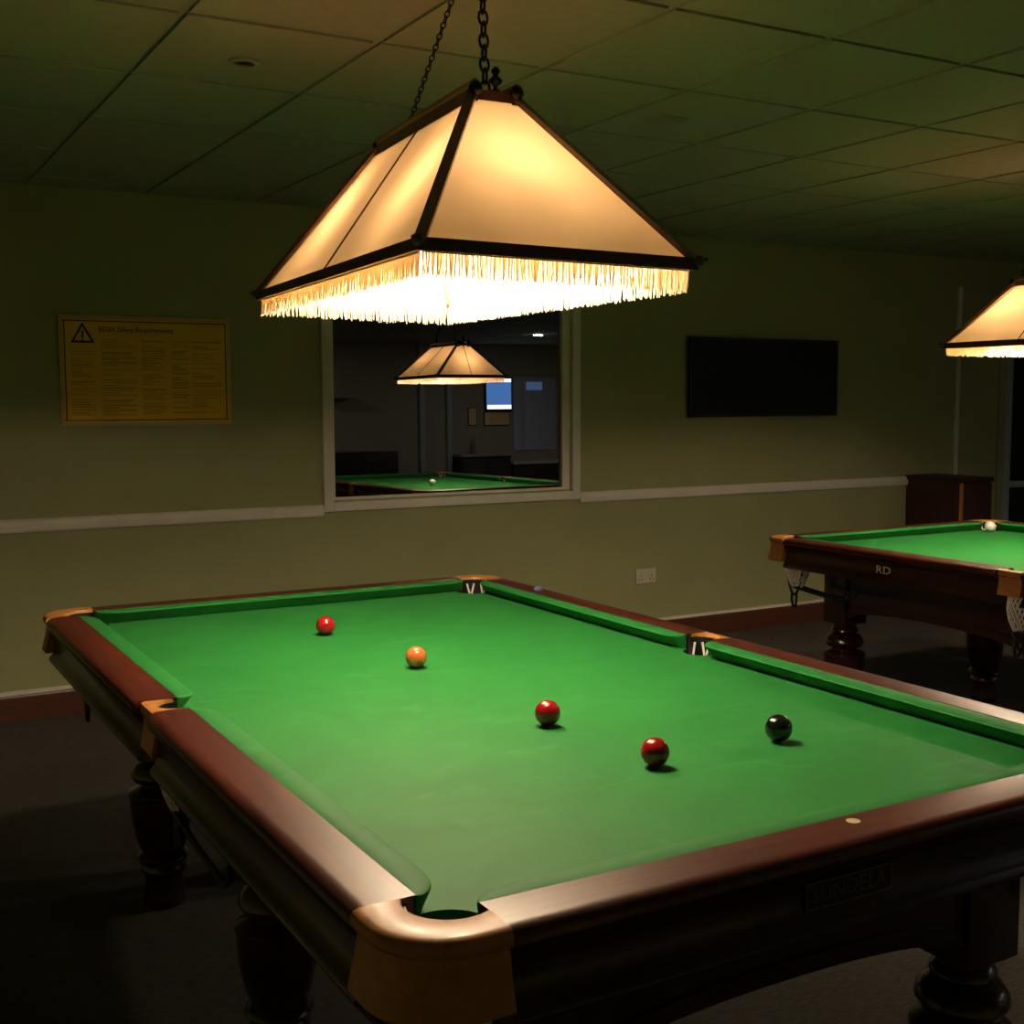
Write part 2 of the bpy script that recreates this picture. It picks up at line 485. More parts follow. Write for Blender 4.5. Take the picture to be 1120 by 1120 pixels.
def make_table(name, loc, label, end_plate=None, side_badge=None, inlay=False):
    T = empty(name, loc, label, 'snooker table', 'billiard tables')
    # bed
    out = bed_outline()
    bm = bmesh.new()
    tv = [bm.verts.new((x, y, ZB)) for x, y in out]
    lv = [bm.verts.new((x, y, ZB-0.006)) for x, y in out]
    bv = [bm.verts.new((x, y, ZB-0.045)) for x, y in out]
    bm.faces.new(tv); bm.faces.new(list(reversed(bv)))
    n = len(out)
    for A, B in ((tv, lv), (lv, bv)):
        for i in range(n):
            bm.faces.new((A[i], A[(i+1) % n], B[(i+1) % n], B[i]))
    from_bm('bed_cloth', bm, 'green_cloth', T)
    # segments: (start, direction, inward normal, length, end type at start, at end)
    segs = []
    ym0, ym1 = MY-GAPM, MY+GAPM
    for sx in (1, -1):
        segs.append((Vector((sx*XJ, ym1, 0)), Vector((0, 1, 0)), Vector((-sx, 0, 0)), YO-GAPC-ym1, 'm', 'c'))
        segs.append((Vector((sx*XJ, ym0, 0)), Vector((0, -1, 0)), Vector((-sx, 0, 0)), ym0+YO-GAPC, 'm', 'c'))
    for sy in (1, -1):
        segs.append((Vector((-XO+GAPC, sy*YJ, 0)), Vector((1, 0, 0)), Vector((0, -sy, 0)), 2*(XO-GAPC), 'c', 'c'))
    top, skirt = rail_profile()
    for P, D, N, Ln, e0, e1 in segs:
        wm = 'mahogany_y' if abs(D.y) > 0.5 else 'mahogany_x'
        # cushion
        ext0 = 0.028 if e0 == 'c' else 0.0
        ext1 = 0.028 if e1 == 'c' else 0.0
        s0, s1 = 0.0 - (-ext0), Ln - ext1
        s0 = ext0*0.0; s1 = Ln
        dC = XJ-XN
        st = []
        c0 = 0.085 if e0 == 'c' else 0.055
        c1 = 0.085 if e1 == 'c' else 0.055
        ns = 12
        for i in range(ns+1):
            tt = 1-math.cos(i/ns*PI/2)
            f = math.sqrt(max(0, 1-(1-tt)**2))
            st.append((s0+c0*tt, max(0.03, f)))
        for i in range(ns, -1, -1):
            tt = 1-math.cos(i/ns*PI/2)
            f = math.sqrt(max(0, 1-(1-tt)**2))
            st.append((s1-c1*tt, max(0.03, f)))
        secs = []
        for s, f in st:
            d = dC*f
            q = d/dC
            pr = [(-0.002, ZR-0.002), (0.001, ZR-0.0005), (d*0.5, ZR-0.001), (d-0.005*q, ZN+0.0028), (d-0.001*q, ZN+0.0012), (d, ZN-0.0005), (d-0.0015*q, ZN-0.0025),
                  (d-0.016*q, ZN-0.0165), (d-0.032*q, ZB+0.003), (d-0.034*q, ZB+0.0005), (-0.002, ZB+0.0005)]
            secs.append([P + D*s + N*u + Vector((0, 0, z)) for u, z in pr])
        bm = bmesh.new(); add_loft(bm, secs)
        from_bm('cushion', bm, 'green_cloth', T, True, 34)
        # wooden rail and skirt: rounded ends
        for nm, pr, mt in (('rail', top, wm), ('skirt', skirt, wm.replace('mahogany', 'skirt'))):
            stn = []
            def rnd(R):
                return [(R*(1-math.cos(i/5*PI/2))*0.5, R*(1-math.sin(i/5*PI/2))) for i in range(6)]
            allst = [(s, q) for s, q in rnd(0.016 if e0 == 'm' else 0.0025)] + [(Ln-s, q) for s, q in reversed(rnd(0.016 if e1 == 'm' else 0.0025))]
            secs = [[P + D*s - N*(u - q*(u/0.0877)**2*0.9) + Vector((0, 0, z)) for u, z in pr] for s, q in allst]
            bm = bmesh.new(); add_loft(bm, secs)
            from_bm(nm, bm, mt, T, True, 32)
    # corner brackets
    for sx in (1, -1):
        for sy in (1, -1):
            outer = []
            R = 0.100
            n1 = 5
            for i in range(n1):
                outer.append((XO, YO-GAPC+(GAPC-R)*i/n1, 1, 0))
            for i in range(13):
                a = i/12*PI/2
                outer.append((XO-R+R*math.cos(a), YO-R+R*math.sin(a), math.cos(a), math.sin(a)))
            for i in range(1, n1+1):
                outer.append((XO-R-(GAPC-R)*i/n1, YO, 0, 1))
            m = len(outer)
            secs = []
            a0, a1 = math.asin((YO-GAPC-CC[1])/CR), math.acos((XO-GAPC-CC[0])/CR)
            for i, (x, y, nx, ny) in enumerate(outer):
                a = a0+(a1-a0)*i/(m-1)
                ix, iy = CC[0]+CR*math.cos(a), CC[1]+CR*math.sin(a)
                vx, vy = x-ix, y-iy; Lq = math.hypot(vx, vy); vx /= Lq; vy /= Lq
                pr = [(ix, iy, 0.795), (ix, iy, ZR-0.005), (ix+vx*0.002, iy+vy*0.002, ZR-0.001), (ix+vx*0.006, iy+vy*0.006, ZR+0.0005),
                      (x-nx*0.012, y-ny*0.012, ZR+0.0005), (x-nx*0.004, y-ny*0.004, ZR-0.002), (x, y, ZR-0.008), (x, y, ZR-0.018), (x-nx*0.004, y-ny*0.004, ZR-0.024),
                      (x-nx*0.010, y-ny*0.010, ZR-0.027), (x-nx*0.008, y-ny*0.008, ZR-0.034), (x-nx*0.004, y-ny*0.004, ZR-0.060), (x+nx*0.006, y+ny*0.006, ZR-0.098), (x+nx*0.004, y+ny*0.004, ZR-0.102),
                      (x-nx*0.030, y-ny*0.030, ZR-0.100), (x-nx*0.030, y-ny*0.030, 0.795)]
                secs.append([Vector((px*sx, py*sy, z)) for px, py, z in pr])
            bm = bmesh.new(); add_loft(bm, secs)
            from_bm('corner_bracket', bm, 'bracket_wood', T, True, 40)
    # middle brackets
    for sx in (1, -1):
        bm = bmesh.new(); secs = []
        m = 13
        for i in range(m):
            a = -PI/2 + PI*i/(m-1)
            y = MY - (GAPM-0.002) + 2*(GAPM-0.002)*i/(m-1)
            ix = MC + 0.046*math.cos(a); iy = MY + min(GAPM-0.006, MR)*math.sin(a)
            x = XO-0.012
            pr = [(ix, iy, 0.795), (ix, iy, ZR-0.004), (ix+0.003, iy, ZR), (x-0.010, y, ZR), (x-0.002, y, ZR-0.003), (x, y, ZR-0.010), (x, y, ZR-0.020), (x-0.006, y, ZR-0.026), (x-0.006, y, ZR-0.05),
                  (x+0.002, y, ZR-0.092), (x-0.020, y, ZR-0.092), (x-0.024, y, 0.795)]
            secs.append([Vector((px*sx, py, z)) for px, py, z in pr])
        add_loft(bm, secs)
        from_bm('middle_bracket', bm, 'bracket_wood', T, True, 40)
    # pockets: leather liner, cord net, leather strap, ball rails
    spots = [(sx*CC[0], sy*CC[1], CR, Vector((sx, sy, 0)).normalized(), Vector((0, -sy, 0))) for sx in (1, -1) for sy in (1, -1)]
    spots += [(sx*(MC-0.004), MY, MR, Vector((sx, 0, 0)), Vector((0, -1, 0))) for sx in (1, -1)]
    for px, py, r, od, rd in spots:
        bm = bmesh.new()
        # liner: open half collar hanging inside the bracket
        rows = []
        oa = math.atan2(od.y, od.x)
        for z, rr in ((ZR-0.008, r-0.0015), (0.80, r-0.0015), (0.765, r-0.003), (0.765, r-0.007), (0.80, r-0.0045), (ZR-0.008, r-0.0045)):
            rows.append([Vector((px+rr*math.cos(oa+math.radians(-95+190*k/16)), py+rr*math.sin(oa+math.radians(-95+190*k/16)), z)) for k in range(17)])
        secs = [[row[k] for row in rows] for k in range(17)]
        add_loft(bm, secs)
        from_bm('pocket_liner', bm, 'black_leather', T, True, 50)
        bm = bmesh.new()
        ns = 18
        for k in range(ns):
            for sg in (1, -1):
                pts = []
                for q in range(8):
                    t = q/7
                    rr = (r-0.006)*(1-t) + 0.024*t + 0.014*math.sin(t*PI)
                    a = 2*PI*k/ns + sg*t*1.25
                    z = 0.772 - 0.137*t
                    pts.append((px+rr*math.cos(a)*(1.0), py+rr*math.sin(a), z))
                add_tube(bm, pts, 0.0024, 4)
        for z, rr in ((0.772, r-0.006), (0.635, 0.024)):
            add_tube(bm, [(px+rr*math.cos(2*PI*k/16), py+rr*math.sin(2*PI*k/16), z) for k in range(16)], 0.0025, 4, closed=True)
        for k in range(6):
            a = oa + math.radians(-70+140*k/5)
            a2 = a + math.radians(9 if k % 2 else -9)
            add_tube(bm, [(px+(r-0.0065)*math.cos(a), py+(r-0.0065)*math.sin(a), 0.838), (px+(r-0.010)*math.cos(a2), py+(r-0.010)*math.sin(a2), 0.805), (px+(r-0.007)*math.cos(a), py+(r-0.007)*math.sin(a), 0.772)], 0.0034, 5)
        from_bm('pocket_net', bm, 'net_cord', T)
        # strap: leather loop in front of net
        bm = bmesh.new()
        side = Vector((-od.y, od.x, 0)) if abs(od.x*od.y) < 0.01 else Vector((0, 1, 0))
        pts = []
        for q in range(15):
            t = q/14*2-1
            pts.append(Vector((px, py, 0)) + side*(0.058*t*(1-0.25*(1-abs(t)))) + od*0.012 + Vector((0, 0, 0.60+0.155*abs(t)**2.6)))
        add_tube(bm, pts, 0.0062, 6)
        p0 = Vector((px, py, 0.602)) + od*0.012
        add_tube(bm, [p0+side*0.014, p0+side*0.016+Vector((0, 0, -0.03)), p0+side*0.004+Vector((0, 0, -0.06)), p0-side*0.008+Vector((0, 0, -0.062)), p0-side*0.014+Vector((0, 0, -0.03)), p0-side*0.014], 0.006, 6)
        from_bm('pocket_strap', bm, 'black_leather', T, True)
        for off in (-0.02, 0.02):
            bm = bmesh.new()
            sd = Vector((-rd.y, rd.x, 0))
            if abs(px) < 0.65:
                a = Vector((px, py, 0.635)) + sd*off; b = a + Vector((0, rd.y*0.30, -0.02))
            else:
                a = Vector((px, py, 0.635)) + sd*off; b = a + Vector((0, -0.36, -0.03))
            bb_ = b + (b-a).normalized()*0.03 + Vector((0, 0, 0.02))
            add_tube(bm, [a + Vector((0, 0, 0.02)), a, a*0.5+b*0.5+Vector((0, 0, -0.004)), b, bb_, bb_+Vector((0, 0, 0.03))], 0.0065, 6)
            from_bm('ball_rail', bm, 'black_leather', T, True)
    # legs
    prof = [(0.050, 0.485), (0.048, 0.462), (0.058, 0.452), (0.060, 0.442), (0.048, 0.436), (0.070, 0.424), (0.083, 0.405), (0.085, 0.392), (0.076, 0.375), (0.056, 0.366), (0.055, 0.360), (0.076, 0.352), (0.092, 0.342),
            (0.093, 0.332), (0.088, 0.322), (0.089, 0.300), (0.084, 0.250), (0.074, 0.200), (0.064, 0.172), (0.060, 0.165), (0.072, 0.156), (0.076, 0.146), (0.070, 0.134), (0.058, 0.128), (0.066, 0.116), (0.066, 0.104), (0.054, 0.094),
            (0.052, 0.060), (0.060, 0.030), (0.062, 0.012), (0.058, 0.0)]
    LX, LY = 0.47, 1.04
    for sx in (1, -1):
        for y in (LY, 0.0, -LY):
            bm = bmesh.new()
            add_box(bm, (sx*LX-0.066, y-0.066, 0.478), (sx*LX+0.066, y+0.066, 0.7305), 0.006)
            add_lathe(bm, [(r, z) for r, z in reversed(prof)], 24, (sx*LX, y, 0))
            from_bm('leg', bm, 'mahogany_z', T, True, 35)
    # arched aprons
    def apron(A, B, nrm):
        A, B = Vector(A), Vector(B)
        D = (B-A); Ln = D.length; D.normalize(); nrm = Vector(nrm)
        for th0, th1, zt, drop, nm in ((0.0, -0.028, 0.731, 0.0, 'apron'), (0.007, 0.0, None, 0.014, 'apron_moulding')):
            secs = []
            for i in range(21):
                t = i/20
                q = 2*t-1
                zb = 0.505 + 0.055*math.sqrt(max(0, 1-abs(q)**2.2)) if abs(q) < 1 else 0.505
                P = A + D*(Ln*t)
                z1 = zt if zt else zb+0.034
                z0 = zb + (0.012 if drop else 0)
                secs.append([P + nrm*th0 + Vector((0, 0, z0)), P + nrm*th0 + Vector((0, 0, z1)), P + nrm*th1 + Vector((0, 0, z1)), P + nrm*th1 + Vector((0, 0, z0))])
            bm = bmesh.new(); add_loft(bm, secs)
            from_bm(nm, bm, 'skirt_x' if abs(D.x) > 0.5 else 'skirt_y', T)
    for sx in (1, -1):
        apron((sx*(LX+0.05), LY-0.066, 0), (sx*(LX+0.05), 0.066, 0), (sx, 0, 0))
        apron((sx*(LX+0.05), -0.066, 0), (sx*(LX+0.05), -LY+0.066, 0), (sx, 0, 0))
    for sy in (1, -1):
        apron((-LX+0.066, sy*(LY+0.05), 0), (LX-0.066, sy*(LY+0.05), 0), (0, sy, 0))
    # bearer frame that carries the slate
    bm = bmesh.new()
    for x in (-LX, LX): add_box(bm, (x-0.05, -LY-0.04, 0.732), (x+0.05, LY+0.04, 0.7745))
    for y in (-LY, 0, LY): add_box(bm, (-LX+0.051, y-0.05, 0.732), (LX-0.051, y+0.05, 0.7745))
    from_bm('bearer_frame', bm, 'mahogany_z', T)
    if end_plate:
        nx = -0.055
        pl = box('nameplate', (nx-0.083, -YO+0.0205, 0.770), (nx+0.083, -YO+0.0155, 0.810), 'plate_dark', T, 0.001)
        Mx = Matrix.Translation((nx, -YO+0.0152, 0.790)) @ Matrix.Rotation(PI/2, 4, 'X')
        text_mesh('nameplate_lettering', end_plate, 0.033, 'plate_letters', pl, Mx, 0.0006, sx=1.02)
        bm = bmesh.new()
        for lo, hi in (((-0.083, 0.770), (0.083, 0.773)), ((-0.083, 0.807), (0.083, 0.810)), ((-0.083, 0.773), (-0.080, 0.807)), ((0.080, 0.773), (0.083, 0.807))):
            add_box(bm, (nx+lo[0], -YO+0.014, lo[1]), (nx+hi[0], -YO+0.0155, hi[1]))
        from_bm('nameplate_border', bm, 'plate_letters', pl)
    if side_badge:
        Mx = Matrix.Translation((-XO+0.0215, 0.575, 0.787)) @ Matrix.Rotation(-PI/2, 4, 'Z') @ Matrix.Rotation(PI/2, 4, 'X')
        text_mesh('badge', side_badge, 0.045, 'badge_metal', T, Mx, 0.002, sx=1.35)
    if inlay:
        bm = bmesh.new(); add_lathe(bm, [(0.0105, -0.002), (0.0105, 0.0006), (0.0095, 0.0009)], 20, (0.0, -YJ-0.022, ZR))
        from_bm('sight_inlay', bm, 'ivory', T)
    return T

make_table('snooker_table', (0, 0, 0), 'mahogany snooker table with green cloth, five balls lying on it, nameplate on its end', end_plate='SUNDELA', inlay=True)
T2X, T2Y = 3.12, 0.39
make_table('snooker_table', (T2X, T2Y, 0), 'dark mahogany snooker table with small metal initials on its side, white ball near corner', side_badge='RD')

# ------------------------------------------------------------------ balls
BR = 0.02625
def ball(x, y, mat, label, group=None):
    bm = bmesh.new(); bmesh.ops.create_uvsphere(bm, u_segments=40, v_segments=24, radius=BR)
    o = from_bm('snooker_ball', bm, mat, None, True)
    o.location = (x, y, ZB+BR+0.0005)
    return tag(o, label, 'ball', group)
ball(-0.017, -0.760, 'ball_red', 'glossy dark red ball lying beside the black ball on green cloth', 'snooker balls')
ball(-0.042, -0.432, 'ball_red', 'bright red ball between the orange ball and the black ball', 'snooker balls')
ball(0.281, -0.752, 'ball_black', 'shiny black ball on green cloth', 'snooker balls')
ball(-0.043, 0.185, 'ball_orange', 'orange-pink ball on green cloth', 'snooker balls')
ball(-0.085, 0.690, 'ball_red', 'red ball on the wall side of the orange ball', 'snooker balls')
ball(3.672, 1.490, 'ball_white', 'white cue ball close to the corner pocket of the table with initials', 'snooker balls')
ball(3.05, 0.47, 'ball_white', 'white ball in the middle of the table, seen mirrored in the window', 'snooker balls')

# chalk cube on the right rail
ck = empty('chalk_cube', (0.712, 0.86, ZR), 'small blue chalk cube standing on the wooden rail by a cushion', 'chalk', rz=0.3)
box('chalk_wrapper', (-0.011, -0.011, 0.0), (0.011, 0.011, 0.008), 'chalk_paper', ck, 0.001)
bm = bmesh.new(); add_lathe(bm, [(0.0105, 0.008), (0.0102, 0.011), (0.007, 0.010), (0.002, 0.0095)], 12); from_bm('chalk_top', bm, 'chalk_blue', ck)

# ------------------------------------------------------------------ hanging shade lamps
def make_lamp(loc, rot, a, b, ta, tb, h, fr, label, hook=None, seam_short=False, closed_top=False):
    R = empty('shade_lamp', loc, label, 'pendant lamp', 'fringed lamps over the tables')
    R.rotation_euler = rot
    Bc = [Vector((-a, -b, 0)), Vector((a, -b, 0)), Vector((a, b, 0)), Vector((-a, b, 0))]
    Tc = [Vector((-ta, -tb, h)), Vector((ta, -tb, h)), Vector((ta, tb, h)), Vector((-ta, tb, h))]
    ctr = Vector((0, 0, h*0.45))
    for i in range(4):
        j = (i+1) % 4
        bm = bmesh.new()
        N = 10
        grid = []
        for u in range(N+1):
            row = []
            for v in range(N+1):
                p = Bc[i].lerp(Bc[j], u/N).lerp(Tc[i].lerp(Tc[j], u/N), v/N)
                row.append(bm.verts.new(p))
            grid.append(row)
        for u in range(N):
            for v in range(N):
                bm.faces.new((grid[u][v], grid[u+1][v], grid[u+1][v+1], grid[u][v+1]))
        panel = from_bm('shade_panel', bm, 'shade_fabric', R, True)
        long_side = i in (1, 3)
        nrm = (Bc[j]-Bc[i]).cross(Tc[i]-Bc[i]).normalized()
        if nrm.dot(Bc[i]-ctr) < 0: nrm = -nrm
        if long_side or seam_short:
            bm = bmesh.new()
            p0 = Bc[i].lerp(Bc[j], 0.5) + nrm*0.002; p1 = Tc[i].lerp(Tc[j], 0.5) + nrm*0.002
            add_tube(bm, [p0, p1], 0.0022, 5); from_bm('seam', bm, 'lamp_wood', panel)
        # frame bars
        bm = bmesh.new(); add_bar(bm, Bc[i], Bc[j], 0.012, 0.022, ext=0.006); from_bm('bottom_bar', bm, 'lamp_wood', R)
        bm = bmesh.new()
        up = (Vector((nrm.x, nrm.y, nrm.z)))
        ho = Vector((Bc[i].x, Bc[i].y, 0)).normalized()*0.006 + Vector((0, 0, 0.004))
        add_bar(bm, Bc[i]+ho, Tc[i]+ho, 0.020, 0.010, upv=(Bc[i]-Vector((0, 0, 0))).normalized()+Vector((0, 0, 0.8))); from_bm('hip_bar', bm, 'lamp_wood', R)
        bm = bmesh.new()
        if long_side:
            add_bar(bm, Tc[i]+Vector((0, 0, -0.004)), Tc[j]+Vector((0, 0, -0.004)), 0.016, 0.036, ext=0.012)
            b2 = bmesh.new(); add_tube(b2, [Tc[i]+(Tc[i]-Tc[j]).normalized()*0.016+Vector((0, 0, 0.020)), Tc[j]+(Tc[j]-Tc[i]).normalized()*0.016+Vector((0, 0, 0.020))], 0.0105, 10); from_bm('ridge_tube', b2, 'ridge_metal', R, True)
        else:
            add_bar(bm, Tc[i]+Vector((0, 0, 0.0)), Tc[j]+Vector((0, 0, 0.0)), 0.016, 0.024, ext=0.004)
        from_bm('top_bar', bm, 'lamp_wood', R)
        bm = bmesh.new(); add_tube(bm, [Bc[i].lerp(ctr, 0.02)+Vector((0, 0, 0.004)), Tc[i].lerp(ctr, 0.06)], 0.0045, 6); from_bm('hip_tape', bm, 'picture_tan', R)
        # end caps of ridge bars and corner knobs
        bm = bmesh.new()
        bmesh.ops.create_uvsphere(bm, u_segments=10, v_segments=8, radius=0.0145, matrix=Matrix.Translation(Tc[i]+Vector((0, math.copysign(0.016, Tc[i].y), 0.012))))
        from_bm('end_cap', bm, 'black_metal', R, True)
        bm = bmesh.new()
        dv = Vector((Bc[i].x, Bc[i].y*0.4, 0)).normalized()
        bmesh.ops.create_uvsphere(bm, u_segments=10, v_segments=8, radius=0.011, matrix=Matrix.Translation(Bc[i]+dv*0.008+Vector((0, 0, 0.006))))
        bmesh.ops.create_uvsphere(bm, u_segments=8, v_segments=6, radius=0.005, matrix=Matrix.Translation(Bc[i]+dv*0.022+Vector((0, 0, 0.008))))
        from_bm('corner_knob', bm, 'lamp_wood', R, True)
        bm = bmesh.new(); inn = (Vector((0, 0, 0)) - (Bc[i]+Bc[j])*0.5).normalized()*0.0065
        add_bar(bm, Bc[i].lerp(Bc[j], 0.02)+inn, Bc[i].lerp(Bc[j], 0.98)+inn, 0.001, 0.026); from_bm('lining_strip', bm, 'white_plastic', R)
        # fringe: hanging threads under the bottom bar
        bm = bmesh.new()
        L = (Bc[j]-Bc[i]).length; n = int(L/0.0029)
        d = (Bc[j]-Bc[i]).normalized()
        for k in range(n):
            p = Bc[i] + inn*1.05 + d*(L*(0.012+0.976*(k+0.5)/n)) + Vector((0, 0, -0.006))
            ln = fr-0.006 + random.uniform(-0.004, 0.004)
            sw = d*random.uniform(-0.005, 0.005) + nrm*random.uniform(-0.003, 0.004)
            mid = p + sw*0.35 + Vector((0, 0, -ln*0.5)); end = p + sw + Vector((0, 0, -ln))
            r = 0.0015
            add_tube(bm, [p, mid, end], r, 3, radii=[r, r, r*0.8])
        o = from_bm('fringe', bm, 'fringe_thread', R)
    # finials on the short top bars
    for s in (-1, 1):
        bm = bmesh.new()
        add_lathe(bm, [(0.004, 0.010), (0.011, 0.014), (0.004, 0.019), (0.0045, 0.024), (0.013, 0.031), (0.014, 0.036), (0.006, 0.043), (0.005, 0.046), (0.009, 0.051), (0.009, 0.056), (0.003, 0.062)], 12, (ta*0.1, s*tb, h))
        from_bm('finial', bm, 'black_metal', R, True)
    if closed_top:
        bm = bmesh.new(); bm.faces.new([bm.verts.new(c + Vector((0, 0, -0.006))) for c in Tc]); from_bm('top_baffle', bm, 'shade_fabric', R)  # unseen fabric baffle, added to hold back light on the ceiling
    # bulbs on a bar inside
    bm = bmesh.new(); add_tube(bm, [(0, -tb, h-0.01), (0, tb, h-0.01)], 0.013 if closed_top else 0.030, 12); from_bm('inner_bar', bm, 'black_metal', R)  # widened under the open top to cut the light streak on the ceiling
    for s in (-1, 1):
        yb = s*b*0.47
        bm = bmesh.new(); add_lathe(bm, [(0.010, h*0.29+0.095), (0.014, h*0.29+0.08), (0.016, h*0.29+0.06), (0.015, h*0.29+0.042)], 12, (0, yb, 0)); add_tube(bm, [(0, s*tb*0.9, h-0.01), (0, s*tb*0.95, h-0.05), (0, yb, h*0.29+0.09)], 0.005, 6); from_bm('lamp_holder', bm, 'black_metal', R, True)
        bm = bmesh.new(); bmesh.ops.create_icosphere(bm, subdivisions=2, radius=0.045, matrix=Matrix.Translation((0, yb, h*0.29)))
        from_bm('bulb', bm, 'bulb_glow', R, True)
    # chains up to a ceiling hook
    inv = R.matrix_basis.inverted()
    hk = inv @ Vector(hook)
    def chain(p0, p1, s, nm):
        p0, p1 = Vector(p0), Vector(p1)
        D = p1-p0; Ln = D.length; D.normalize()
        bm = bmesh.new()
        pitch = s*2.6
        n = int(Ln/pitch)
        ref = Vector((1, 0, 0)); u = D.cross(ref).normalized(); v = D.cross(u)
        for k in range(n+1):
            c = p0 + D*min(Ln, k*pitch)
            q = u if k % 2 else v
            pts = []
            for m in range(10):
                an = 2*PI*m/10
                pts.append(c + q*(math.cos(an)*s) + D*(math.sin(an)*s*1.75))
            add_tube(bm, pts, s*0.30, 5, closed=True)
        from_bm(nm, bm, 'black_metal', R, True)
    chain((-ta*0.3, -tb*0.97, h+0.02), hk, 0.0095, 'chain')
    chain((-ta*0.3, tb*0.55, h+0.05), hk, 0.0055, 'chain')
    bm = bmesh.new(); add_tube(bm, [(-ta*0.6, tb*0.55, h), (-ta*0.3, tb*0.55, h+0.05)], 0.008, 8, radii=[0.012, 0.005]); from_bm('chain_clip', bm, 'chrome', R, True)
    bm = bmesh.new(); add_lathe(bm, [(0.05, -0.004), (0.048, -0.02), (0.02, -0.032), (0.008, -0.04)], 20); bm.transform(Matrix.Translation(hk)); from_bm('ceiling_rose', bm, 'black_metal', R, True)
    return R

make_lamp((-0.053, 0.026, 1.739), (0.011, 0.023, -0.106), 0.271, 0.649, 0.045, 0.305, 0.343, 0.051,
          'fringed parchment pyramid lamp hanging by chains above the table with five balls', hook=(-0.066, -0.209, 2.45), closed_top=True)
make_lamp((3.11, 0.70, 1.692), (0, 0, -0.025), 0.301, 0.361, 0.043, 0.222, 0.255, 0.04,
          'fringed parchment lamp hanging above the table with metal initials', hook=(3.11, 0.70, 2.45), seam_short=True)

# ------------------------------------------------------------------ things on the back wall
# yellow notice
po = empty('wall_notice', (0.082, Y1, 1.614), 'yellow printed safety notice with warning triangle in a thin frame on the wall', 'poster')
box('frame', (-0.400, -0.014, -0.256), (0.400, -0.004, 0.256), 'poster_frame', po, 0.002)
sh = box('sheet', (-0.384, -0.0155, -0.240), (0.384, -0.013, 0.240), 'poster_yellow', po)
bm = bmesh.new()
for lo, hi in (((-0.384, 0.228), (0.384, 0.233)), ((-0.384, -0.233), (0.384, -0.228)), ((-0.378, -0.228), (-0.373, 0.228)), ((0.373, -0.228), (0.378, 0.228))):
    add_box(bm, (lo[0], -0.0162, lo[1]), (hi[0], -0.0152, hi[1]))
from_bm('border_line', bm, 'poster_ink', po)
def tri_ring(cx, cz, s, t):
    bm = bmesh.new()
    o = [(cx-s, cz-s*0.8), (cx+s, cz-s*0.8), (cx, cz+s*0.95)]
    c = (cx, cz-s*0.2)
    i_ = [(c[0]+(x-c[0])*t, c[1]+(z-c[1])*t) for x, z in o]
    vo = [bm.verts.new((x, -0.0166, z)) for x, z in o]; vi = [bm.verts.new((x, -0.0166, z)) for x, z in i_]
    wo = [bm.verts.new((x, -0.0150, z)) for x, z in o]; wi = [bm.verts.new((x, -0.0150, z)) for x, z in i_]
    for k in range(3):
        j = (k+1) % 3
        bm.faces.new((vo[k], vo[j], vi[j], vi[k])); bm.faces.new((vo[k], vo[j], wo[j], wo[k])); bm.faces.new((vi[k], vi[j], wi[j], wi[k]))
    return bm
from_bm('warning_triangle', tri_ring(-0.294, 0.172, 0.054, 0.70), 'poster_ink', po)
bm = bmesh.new(); add_box(bm, (-0.298, -0.0164, 0.150), (-0.290, -0.0152, 0.186)); add_box(bm, (-0.298, -0.0164, 0.138), (-0.290, -0.0152, 0.145))
from_bm('warning_mark', bm, 'poster_ink', po)
text_mesh('notice_title', 'BDSA Safety Requirements', 0.034, 'poster_ink', po, Matrix.Translation((-0.222, -0.0162, 0.192)) @ Matrix.Rotation(PI/2, 4, 'X'), 0.0006, 'LEFT', 0.92)
bm = bmesh.new()
cols = [(-0.352, -0.245), (-0.212, -0.055), (-0.028, 0.085), (0.112, 0.195), (0.210, 0.355)]
for ci, (x0, x1) in enumerate(cols):
    z = 0.145 if ci else 0.09
    while z > -0.205:
        wdt = (x1-x0)*random.choice((1, 1, 0.9, 0.75, 0.5))
        hh = random.choice((0.004, 0.004, 0.007))
        add_box(bm, (x0, -0.0160, z-hh), (x0+wdt, -0.0152, z))
        z -= random.choice((0.011, 0.011, 0.012, 0.024))
o = from_bm('print_lines', bm, 'poster_ink_pale', po); o['kind'] = 'stuff'

# black screen
tv = empty('wall_screen', (3.907, Y1, 1.606), 'wide black switched-off screen hanging on the olive wall', 'television')
box('body', (-0.606, -0.050, -0.243), (0.606, -0.022, 0.243), 'black_plastic', tv, 0.004)
box('screen', (-0.594, -0.0515, -0.228), (0.594, -0.049, 0.231), 'screen_black', tv)
box('bracket', (-0.15, -0.023, -0.12), (0.15, -0.001, 0.12), 'black_metal', tv, 0.002)

# double socket
so = empty('wall_socket', (3.010, Y1, 0.409), 'white double power socket low on the wall below the trim', 'socket')
box('plate', (-0.073, -0.011, -0.044), (0.073, -0.0005, 0.044), 'white_plastic', so, 0.003)
for sx in (-1, 1):
    box('switch', (sx*0.030-0.010, -0.015, 0.012), (sx*0.030+0.010, -0.0105, 0.032), 'white_plastic', so, 0.0015)
    for dx, dz in ((0, 0.0), (-0.011, -0.021), (0.011, -0.021)):
        box('pin_slot', (sx*0.040+dx-0.003, -0.0118, dz-0.005), (sx*0.040+dx+0.003, -0.0105, dz+0.004), 'black_plastic', so)

